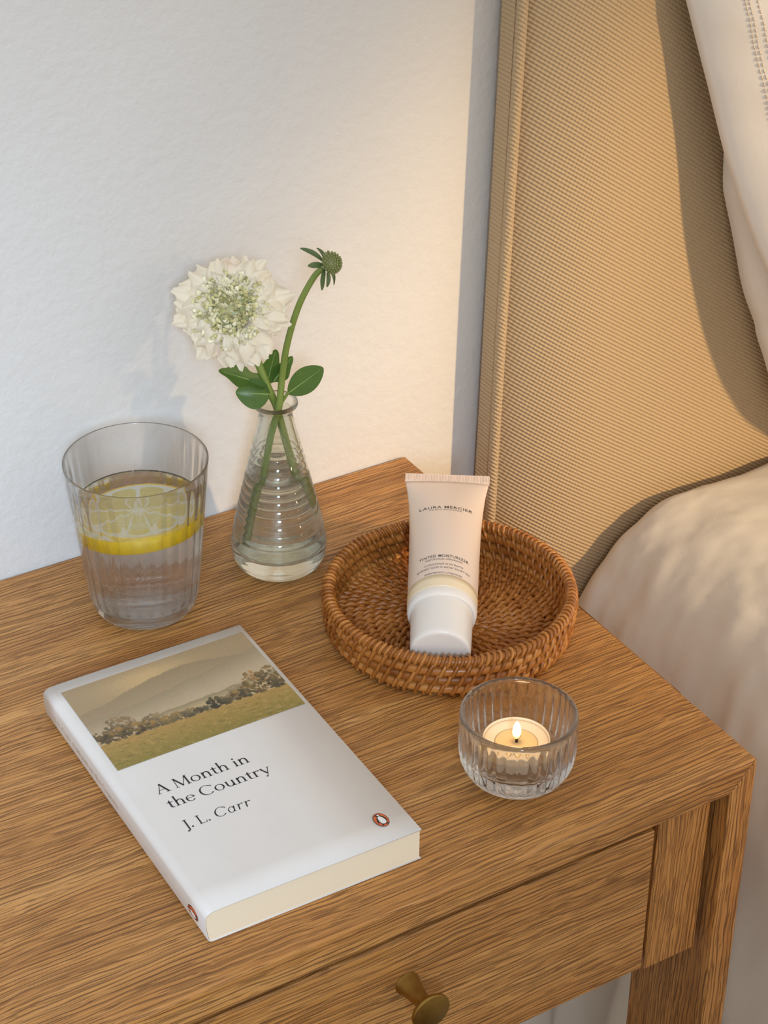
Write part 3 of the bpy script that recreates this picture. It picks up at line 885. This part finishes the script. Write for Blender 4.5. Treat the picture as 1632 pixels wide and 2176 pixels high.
for layer, (n_, r0, r1, w_, lift, z0) in enumerate([(10, 0.009, 0.0350, 0.0260, 0.003, 0.0), (10, 0.009, 0.0315, 0.0220, 0.0065, 0.0012), (12, 0.009, 0.0258, 0.0150, 0.0080, 0.0022), (18, 0.011, 0.0212, 0.0066, 0.0060, 0.0040)]):
    for i in range(n_):
        a = 2 * pi * (i + 0.5 * layer) / n_ + random.uniform(-0.12, 0.12)
        r1, w_ = ((r1, w_) if i else (r1 * 0.955, w_ * 0.96))
        k = 1 + random.uniform(-0.09, 0.05)
        pm_ = petal(r0, r1 * k, w_ * random.uniform(0.88, 1.12), lift, layer * 50 + i, 0.0019 if layer < 3 else 0.0008)
        Mx = HM @ Matrix.Translation((0, 0, z0 + random.uniform(-0.0006, 0.0006))) @ Matrix.Rotation(a, 4, 'Z') @ Matrix.Rotation(random.uniform(-0.14, 0.14), 4, 'Y')
        fpart(pm_.xform(Mx).build('petal', M_PETAL, fl_))
def floret_mat():
    t = NT('floret')
    oi = t.n('ObjectInfo')
    c = t.ramp(oi.outputs['Random'], [(0.0, lin(188, 182, 120)), (0.5, lin(222, 214, 164)), (1.0, lin(246, 240, 214))])
    return t.done(t.principled(c, 0.5, None, Subsurface_Weight=0.15, Subsurface_Radius=(0.002, 0.002, 0.001)))
M_FLORET = floret_mat()
def bend_tube(L, r, bend, flare):
    P = [Vector((bend * L * (t ** 2), 0, L * t * (1 - 0.25 * bend * t))) for t in [i / 5 for i in range(6)]]
    return MB().tube(P, [r * 0.6, r * 0.62, r * 0.72, r * 0.92, r * flare, r * flare * 1.12], 7, cap=False)
fm = [bend_tube(0.0046, 0.00092, 0.30, 1.2).mesh('floret_a', M_FLORET), bend_tube(0.0050, 0.00085, 0.8, 1.35).mesh('floret_b', M_FLORET), bend_tube(0.0044, 0.00080, 1.2, 1.55).mesh('floret_c', M_FLORET)]
NFL = 290
for i in range(NFL):
    r = 0.0190 * sqrt((i + 0.5) / NFL)
    a = i * 2.399963 + random.uniform(-0.15, 0.15)
    z = 0.0078 - 0.0030 * (r / 0.0190) ** 2 + random.uniform(-0.0008, 0.0008)
    tilt = 0.25 + 0.55 * (r / 0.0190)
    Mx = HM @ Matrix.Translation((r * cos(a), r * sin(a), z - 0.001)) @ Matrix.Rotation(a, 4, 'Z') @ Matrix.Rotation(tilt, 4, 'Y') @ Matrix.Rotation(random.uniform(0, 6.28), 4, 'Z')
    o = inst('floret', fm[0 if r < 0.006 else random.choice((1, 1, 2))], fl_)
    o.matrix_local = Finv @ Mx
# leaves on this stem
fpart(put_leaf(fl_, vp(-0.004, 0.1235, -0.001), -rh * 0.86 + zz * 0.45 - fh * 0.25, zz + fh * -0.7, 0.0320, 0.0130, 0.35, 0.02, 2))
fpart(put_leaf(fl_, vp(-0.003, 0.1190, -0.003), -rh * 0.75 + zz * 0.25 - fh * 0.4, zz * 0.5 - fh, 0.0190, 0.0180, 0.3, 0.35))
fpart(put_leaf(fl_, vp(-0.005, 0.1215, 0.004), rh * 0.25 + zz * 0.95 + fh * 0.1, -fh + zz * 0.1, 0.0240, 0.0110, 0.3, -0.1, 1))
fpart(put_leaf(fl_, vp(-0.001, 0.1240, 0.003), rh * 0.55 + zz * 0.8, -fh, 0.0200, 0.0095, 0.3, 0.05, 1))
for o in list(fl_.children):
    for cch in o.children:
        cch.matrix_parent_inverse = Matrix.Identity(4)

bud = thing('scabiosa_bud', 'green scabiosa seed head on a curved stem beside the open bloom', 'flower', (VX, VY, T))
def bpart(o):
    o.matrix_parent_inverse = Finv
    return o
BH = vp(0.0330, 0.2020, 0.0)
sp_ = [vp(0.0285, 0.1985), vp(0.0235, 0.1930), vp(0.0150, 0.1760, -0.001), vp(0.0080, 0.1520, -0.001), vp(0.0045, 0.1300), vp(0.0022, 0.1100, -0.0024), vp(-0.0025, 0.0930, -0.0024), vp(-0.0075, 0.0650, -0.003), vp(-0.0130, 0.0330, -0.003), vp(-0.0150, 0.0170, -0.004)]
bpart(MB().tube(bez(sp_, 7), [0.0017 + 0.0004 * min(1, i / 30) for i in range(len(bez(sp_, 7)))], 10).build('stem', M_STEM, bud))
BN = (rh * 0.80 + zz * 0.50 - fh * 0.35).normalized()
bxx = zz.cross(BN).normalized(); byy = BN.cross(bxx)
BM = Matrix(((bxx.x, byy.x, BN.x, BH.x), (bxx.y, byy.y, BN.y, BH.y), (bxx.z, byy.z, BN.z, BH.z), (0, 0, 0, 1)))
M_BUD = green('seed_head_green', lin(112, 120, 66), lin(150, 152, 96))
M_BRACT = green('bract_green', lin(66, 88, 50), lin(96, 116, 72))
bd = MB()
bd.lathe([(0, -0.0045), (0.0030, -0.0040), (0.0052, -0.0015), (0.0056, 0.0010), (0.0046, 0.0036), (0.0026, 0.0052), (0, 0.0057)], 24)
for i in range(110):
    zf = 1 - (i + 0.5) / 110 * 1.25
    rr = sqrt(max(0, 1 - zf * zf))
    a = i * 2.399963
    c_ = Vector((0.0058 * rr * cos(a), 0.0058 * rr * sin(a), 0.0058 * zf + 0.0002))
    bump_ = MB().lathe([(0, -0.0006), (0.00062, -0.0001), (0.00055, 0.0006), (0.0002, 0.0011), (0, 0.0011)], 6)
    q = Vector((rr * cos(a), rr * sin(a), zf)).to_track_quat('Z', 'Y').to_matrix().to_4x4()
    bump_.xform(Matrix.Translation(c_) @ q)
    bd.add(bump_.v, bump_.f)
bpart(bd.xform(BM).build('seed_head', M_BUD, bud))
for i, (a, L, cu) in enumerate([(0.3, 0.011, 0.15), (1.1, 0.008, 0.3), (1.9, 0.0135, 0.35), (2.7, 0.0105, 0.1), (3.6, 0.0155, -0.25), (4.3, 0.009, 0.2), (5.1, 0.012, 0.3), (5.8, 0.015, 0.35)]):
    lf = leaf_mesh(L, 0.0032, 0.4, cu)
    Mx = BM @ Matrix.Translation((0.0035 * cos(a), 0.0035 * sin(a), -0.0030)) @ Matrix.Rotation(a - pi / 2, 4, 'Z') @ Matrix.Rotation(radians(-8), 4, 'X')
    o = bpart(lf.xform(Mx).build('bract', M_BRACT, bud))
    so = o.modifiers.new('solid', 'SOLIDIFY'); so.thickness = 0.0005
bpart(put_leaf(bud, vp(0.0078, 0.1195, -0.003), rh * 0.72 + zz * 0.66 - fh * 0.1, -fh * 0.9 + zz * 0.45 - rh * 0.2, 0.0275, 0.0148, 0.18, 0.06))
bpart(MB().tube(bez([vp(0.0020, 0.1080, -0.001), vp(0.0045, 0.1140, -0.002), vp(0.0082, 0.1205, -0.003)], 5), 0.0009, 8).build('leaf_stalk', M_STEM, bud))

# ------------------------------------------------------------------ woven tray
TX, TY = -0.0775, 0.1884
tray = thing('woven_tray', 'round shallow rattan tray with a wrapped rim', 'tray', (TX, TY, T))
def rattan():
    t = NT('rattan')
    oi = t.n('ObjectInfo')
    n1 = t.noise(t.coords(), 240, 3, 0.6)
    n2 = t.noise(t.coords(), 45, 2, 0.5)
    k = t.math('ADD', t.math('MULTIPLY', n2, 0.55), t.math('ADD', t.math('MULTIPLY', oi.outputs['Random'], 0.25), t.math('MULTIPLY', n1, 0.25)))
    c = t.ramp(k, [(0.25, lin(116, 64, 22)), (0.50, lin(172, 108, 46)), (0.75, lin(206, 146, 78))])
    return t.done(t.principled(c, 0.30, t.bump(n1, 0.25, 0.0006)))
M_RAT = rattan()
def ring_path(r, z, n=96):
    return [(r * cos(2 * pi * i / n), r * sin(2 * pi * i / n), z) for i in range(n)]
RZ, RR_, RIMR = 0.0256, 0.0707, 0.0026
ROWS = [(0.0190, 0.0704), (0.0125, 0.0698), (0.0060, 0.0690)]
MB().tube(ring_path(RR_, RZ), RIMR, 10, closed=True).build('rim_core', M_RAT, tray)
for z, r in ROWS:
    MB().tube(ring_path(r, z), 0.0031, 10, closed=True, flat=1.0).build('side_coil', M_RAT, tray)
FR = [0.0655 - 0.0062 * i for i in range(11)]
for r in FR:
    if r > 0.002:
        MB().tube(ring_path(r, 0.0032, 72), 0.0027, 8, closed=True).build('base_coil', M_RAT, tray)
MB().lathe([(0, 0.0004), (0.066, 0.0004), (0.066, 0.0020), (0, 0.0020)], 64).build('base_disc', M_RAT, tray, smooth=False)
def loop_mesh(name, ra, rb, slant, rs, n=9):
    """closed strand round a coil: section ellipse ra (radial) x rb (height), leaning along the tangent"""
    P = []
    for i in range(n):
        t = 2 * pi * i / n
        P.append((ra * cos(t), slant * sin(t), rb * sin(t)))
    return MB().tube(P, rs, 4, closed=True).mesh(name, M_RAT)
wr_rim = loop_mesh('rim_wrap', 0.0030, 0.0031, 0.0012, 0.00112)
wr_side = loop_mesh('side_wrap', 0.0035, 0.0050, 0.0021, 0.00125)
wr_base = loop_mesh('base_wrap', 0.0052, 0.0033, 0.0020, 0.0012)
wr_base = MB().tube([(-0.0056, -0.0026, -0.0012), (-0.0036, -0.0016, 0.0020), (0.0, 0.0, 0.0034), (0.0036, 0.0016, 0.0020), (0.0056, 0.0026, -0.0012)], [0.0011, 0.0013, 0.00145, 0.0013, 0.0011], 5).mesh('base_wrap', M_RAT)
items = []
n_ = 126
for i in range(n_):
    items.append((wr_rim, RR_, RZ, 2 * pi * i / n_, 'rim'))
for k, (z, r) in enumerate(ROWS):
    n_ = 66
    for i in range(n_):
        items.append((wr_side, r, z + 0.0012, 2 * pi * (i + 0.5 * (k % 2)) / n_ + random.uniform(-0.006, 0.006), 'side'))
for k, r in enumerate(FR[:-1]):
    n_ = max(5, int(2 * pi * r / 0.0050))
    for i in range(n_):
        items.append((wr_base, r, 0.0030, 2 * pi * (i + 0.37 * k) / n_ + random.uniform(-0.02, 0.02), 'base'))
cam_h = atan2(CAM.y - TY, CAM.x - TX)
def prio(it):
    me, r, z, a, kind = it
    d = cos(a - cam_h)
    if kind == 'rim': return 3
    if kind == 'side': return 2.5 + d if d > -0.1 else -1
    return 1.2 + d * r * 5
items.sort(key=prio, reverse=True)
rest = MB()
for q, (me, r, z, a, kind) in enumerate(items):
    Mx = Matrix.Rotation(a, 4, 'Z') @ Matrix.Translation((r, 0, z)) @ Matrix.Scale(random.uniform(0.95, 1.06), 4)
    if q < 300:
        inst('strand', me, tray, Mx)
    else:
        rest.add([tuple(Mx @ v.co) for v in me.vertices], [tuple(p.vertices) for p in me.polygons])
ro = rest.build('strand_weave', M_RAT, tray)
ro['kind'] = 'stuff'

# ------------------------------------------------------------------ cosmetic tube
def unproj(px, py, z):
    d = fwd + r2 * ((px - 816) / F_PX) - u2 * ((py - 1088) / F_PX)
    t = (z - CAM.z) / d.z
    return CAM + d * t
C0, C1 = Vector((-0.1146, 0.1397, T + 0.0240)), Vector((-0.0307, 0.2654, T + 0.0472))
ax = (C1 - C0); TL = ax.length; ax.normalize()
wx = Vector((0.0506, -0.0296, 0)).normalized()
wx = (wx - ax * wx.dot(ax)).normalized()
nz = wx.cross(ax)
tube = thing('cosmetic_tube', 'pale pink squeeze tube with white cap lying across the woven tray', 'tube', C0 - Vector((0, 0, 0.017)))
Tinv = Matrix.Translation(-(C0 - Vector((0, 0, 0.017))))
TM = Matrix(((wx.x, ax.x, nz.x, C0.x), (wx.y, ax.y, nz.y, C0.y), (wx.z, ax.z, nz.z, C0.z), (0, 0, 0, 1)))
def tpart(mb, name, mat, parent=tube, **kw):
    o = mb.xform(TM).build(name, mat, parent, **kw)
    if parent is tube:
        o.matrix_parent_inverse = Tinv
    return o
def rings(L, n=48):
    """L: (t, half width, half thickness); oval sections along the tube"""
    mb = MB()
    v = []
    for (t, a, b) in L:
        for j in range(n):
            th = 2 * pi * j / n
            v.append((a * cos(th), t, b * sin(th)))
    f = [(i * n + j, (i + 1) * n + j, (i + 1) * n + (j + 1) % n, i * n + (j + 1) % n) for i in range(len(L) - 1) for j in range(n)]
    f.append(tuple(range(n)))
    f.append(tuple((len(L) - 1) * n + j for j in range(n))[::-1])
    return mb.add(v, f)
CAPL = 0.0300
M_CAP = plain('white_plastic', lin(236, 230, 224), 0.28, Subsurface_Weight=0.1, Subsurface_Radius=(0.004, 0.003, 0.002))
M_TUBE = plain('blush_plastic', lin(232, 212, 197), 0.33, Subsurface_Weight=0.1, Subsurface_Radius=(0.004, 0.003, 0.002))
M_BAND = plain('cream_band', lin(240, 222, 190), 0.35)
tpart(rings([(0.0, 0.0145, 0.0145), (0.0001, 0.0158, 0.0158), (0.0005, 0.0166, 0.0166), (0.0013, 0.01705, 0.01705), (0.004, 0.0172, 0.0172), (CAPL - 0.002, 0.0177, 0.0177), (CAPL + 0.001, 0.0177, 0.0177)]), 'cap', M_CAP, sharp=50)
tpart(rings([(CAPL - 0.0010, 0.0176, 0.0172), (CAPL - 0.0016, 0.0185, 0.0180), (CAPL - 0.0008, 0.0194, 0.0187), (CAPL + 0.0014, 0.0199, 0.0191), (CAPL + 0.0045, 0.0201, 0.0192), (CAPL + 0.0050, 0.0199, 0.0190)]), 'shoulder', M_CAP)
CR0 = TL - 0.0062
BODY = []
t0 = CAPL + 0.0048
for i in range(27):
    k = i / 26
    t = t0 + (CR0 - t0) * k
    a = 0.0200 + 0.0018 * k + 0.0038 * k ** 5
    b = 0.0190 * (1 - k ** 2.3) + 0.0009
    BODY.append((t, a, b))
def surf_z(t, x):
    k = max(0, min(1, (t - t0) / (CR0 - t0)))
    a = 0.0200 + 0.0018 * k + 0.0038 * k ** 5
    b = 0.0190 * (1 - k ** 2.3) + 0.0009
    return b * sqrt(max(0, 1 - (x / a) ** 2))
tpart(rings(BODY, 64), 'tube_body', M_TUBE)
# cream band printed round the foot of the tube: a thin sleeve with a raised lip
tpart(rings([(t, a + 0.00012, b + 0.00012) for t, a, b in [(t0 - 0.0002, 0.0200, 0.0199)] + BODY[:3]], 64), 'band', M_BAND)
# crimped seal with fine ribs
def crimp(u, v):
    x = (u - 0.5) * 2 * 0.0258
    return x, CR0 - 0.0006 + v * 0.0068
cr = MB()
ncr = 110
v_, f_ = [], []
for side in (1, -1):
    for j, tt in enumerate((CR0 - 0.0008, CR0 + 0.0004, CR0 + 0.0030, TL - 0.0008, TL)):
        for i in range(ncr + 1):
            x = (i / ncr - 0.5) * 2 * 0.0258
            rib = 0.00022 * (1 if i % 2 else -1) if 0 < j < 4 else 0
            v_.append((x, tt, side * (0.00095 + rib)))
N1 = ncr + 1
for s_ in range(2):
    for j in range(4):
        for i in range(ncr):
            a = s_ * 5 * N1 + j * N1 + i
            f_.append((a, a + 1, a + N1 + 1, a + N1) if s_ == 0 else (a, a + N1, a + N1 + 1, a + 1))
for i in range(ncr):
    a, b = 4 * N1 + i, 9 * N1 + i
    f_.append((a, a + 1, b + 1, b))
    f_.append((i, 5 * N1 + i, 5 * N1 + i + 1, i + 1))
for j in range(4):
    for e_ in (0, ncr):
        a, b = j * N1 + e_, 5 * N1 + j * N1 + e_
        f_.append((a, a + N1, b + N1, b) if e_ == 0 else (a, b, b + N1, a + N1))
cr.add(v_, f_)
tpart(cr, 'crimp', M_TUBE, smooth=False)
def sans(txt, width, height, t, name, mat, space=1.1, body=None):
    cu = bpy.data.curves.new('txt', 'FONT')
    cu.body = txt
    cu.size = 1
    cu.space_character = space
    cu.resolution_u = 3
    cu.offset = 0.003
    o = bpy.data.objects.new('txt', cu)
    COL.objects.link(o)
    dg = bpy.context.evaluated_depsgraph_get()
    me = o.evaluated_get(dg).to_mesh()
    vs = [tuple(v.co) for v in me.vertices]
    fs = [tuple(p.vertices) for p in me.polygons]
    o.evaluated_get(dg).to_mesh_clear()
    bpy.data.objects.remove(o)
    bpy.data.curves.remove(cu)
    x0, x1 = min(v[0] for v in vs), max(v[0] for v in vs)
    y1 = 0.73
    out = []
    for x, y, z in vs:
        X = ((x - x0) / (x1 - x0) - 0.5) * width
        Y = t + y / y1 * height
        out.append((X, Y, surf_z(Y, X) + 0.00013))
    mb = MB().add(out, fs)
    return tpart(mb, name, mat, smooth=False)
M_TXT = plain('grey_black_ink', lin(64, 56, 52), 0.5)
M_TXT2 = plain('grey_ink', lin(112, 98, 90), 0.5)
sans('LAURA MERCIER', 0.0315, 0.0029, 0.1085, 'brand_lettering', M_TXT)
sans("P.RUBLIN'URAUCATEIAS", 0.0195, 0.0012, 0.1063, 'small_lettering', M_TXT2)
sans('TINTED MOISTURIZER', 0.0285, 0.0024, 0.0585, 'product_lettering', M_TXT)
sans('WEETURISTRUALI AZIRIURIZARO', 0.0215, 0.0014, 0.0561, 'small_lettering', M_TXT2)
sans('CU NUCORALER IO WE BUAYW', 0.0225, 0.0015, 0.0518, 'small_lettering', M_TXT2)
sans('EJVRAECTADTE O ANTISY ECURTYRS', 0.0300, 0.0016, 0.0488, 'small_lettering', M_TXT2)
sans('EXRATERTRTC ATHAUSON', 0.0210, 0.0015, 0.0442, 'small_lettering', M_TXT2)

# ------------------------------------------------------------------ tealight in its glass
HXc, HYc, HHc = -0.1199, 0.0549, 0.0429
ho = [(0, 0.0010), (0.010, 0.0009), (0.0145, 0.0004), (0.0160, 0.0), (0.0176, 0.0), (0.0194, 0.0004), (0.0230, 0.0024), (0.0268, 0.0062), (0.0294, 0.0110), (0.0304, 0.0150), (0.0309, 0.020), (0.0312, 0.030), (0.0313, 0.0400)]
hr = [(0.0312, 0.0415), (0.0306, 0.0425), (0.0297, HHc), (0.0288, 0.0426), (0.0283, 0.0418)]
hi = [(0.0280, 0.0400), (0.0276, 0.030), (0.0270, 0.022), (0.0258, 0.0180), (0.0235, 0.0155), (0.0200, 0.0146), (0, 0.0143)]
H1 = interp_prof(ho, 0.002)
NH = 36
def hflute(th, r, z, i):
    if i < len(H1):
        k = max(0, min(1, (z - 0.0095) / 0.002)) * max(0, min(1, (0.0400 - z) / 0.004))
        return r + 0.00085 * k * (abs(cos(th * NH / 2)) - 0.64)
    return r
hol = MB().lathe(H1 + hr + interp_prof(hi, 0.002), NH * 8, hflute).build('candle_holder', M_GLASS, None, weld=True)
hol.location = (HXc, HYc, T)
tag(hol, 'thick fluted clear glass candle holder with a lit tealight', 'candle holder')
tl = thing('tealight', 'lit cream tealight candle standing inside the fluted glass holder', 'candle', (HXc - 0.0005, HYc + 0.0005, T + 0.0148))
M_CUP = plain('tealight_cup', lin(232, 214, 190), 0.35, Subsurface_Weight=0.2, Subsurface_Radius=(0.006, 0.004, 0.002))
MB().lathe([(0, 0), (0.0168, 0), (0.0174, 0.0006), (0.0176, 0.00980), (0.0179, 0.01020), (0.0176, 0.01050), (0.0172, 0.01000), (0.0171, 0.0012), (0, 0.0010)], 64).build('cup', M_CUP, tl)
t = NT('candle_wax')
M_WAX = t.done(t.principled(lin(246, 222, 190), 0.35, None, Subsurface_Weight=0.4, Subsurface_Radius=(0.02, 0.012, 0.005)))
MB().lathe([(0, 0.00720), (0.009, 0.00720), (0.0122, 0.00750), (0.0140, 0.00840), (0.0160, 0.00890), (0.01715, 0.00910), (0.01715, 0.0011), (0, 0.0011)], 64).build('wax', M_WAX, tl)
MB().lathe([(0, 0.00765), (0.0108, 0.00765), (0.0116, 0.00750), (0, 0.00680)], 48).build('melted_wax', plain('melted_wax', lin(240, 206, 150), 0.08), tl)
MB().tube([(0, 0, 0.00580), (0.0002, 0, 0.00930), (0.0009, -0.0004, 0.01110), (0.0019, -0.0008, 0.01200)], [0.0007, 0.0007, 0.0007, 0.0005], 8).build('wick', plain('charred_wick', lin(52, 26, 18), 0.8), tl)
t = NT('flame')
sxz = t.n('SeparateXYZ', {0: t.coords()})
k = t.math('MULTIPLY', t.math('SUBTRACT', sxz.outputs[2], 0.0098), 90)
colf = t.ramp(k, [(0.0, lin(255, 170, 70)), (0.35, lin(255, 222, 150)), (0.7, lin(255, 246, 214))])
stf = t.ramp(k, [(0.0, 0.25), (0.35, 1.0)])
M_FLAME = t.done(t.n('Emission', {'Color': colf, 'Strength': t.math('MULTIPLY', stf, 2.0)}).outputs[0])
MB().lathe([(0, 0.01000), (0.0010, 0.01040), (0.0019, 0.01200), (0.0023, 0.01400), (0.0022, 0.01620), (0.0015, 0.01900), (0.0006, 0.02100), (0, 0.02180)], 24).build('flame', M_FLAME, tl)
pl_ = bpy.data.lights.new('flame_light', 'POINT')
pl_.energy, pl_.color, pl_.shadow_soft_size = 0.006, (1.0, 0.66, 0.34), 0.003
plo = bpy.data.objects.new('flame_light', pl_)
COL.objects.link(plo)
plo.location = (HXc - 0.0005, HYc + 0.0005, T + 0.0375)
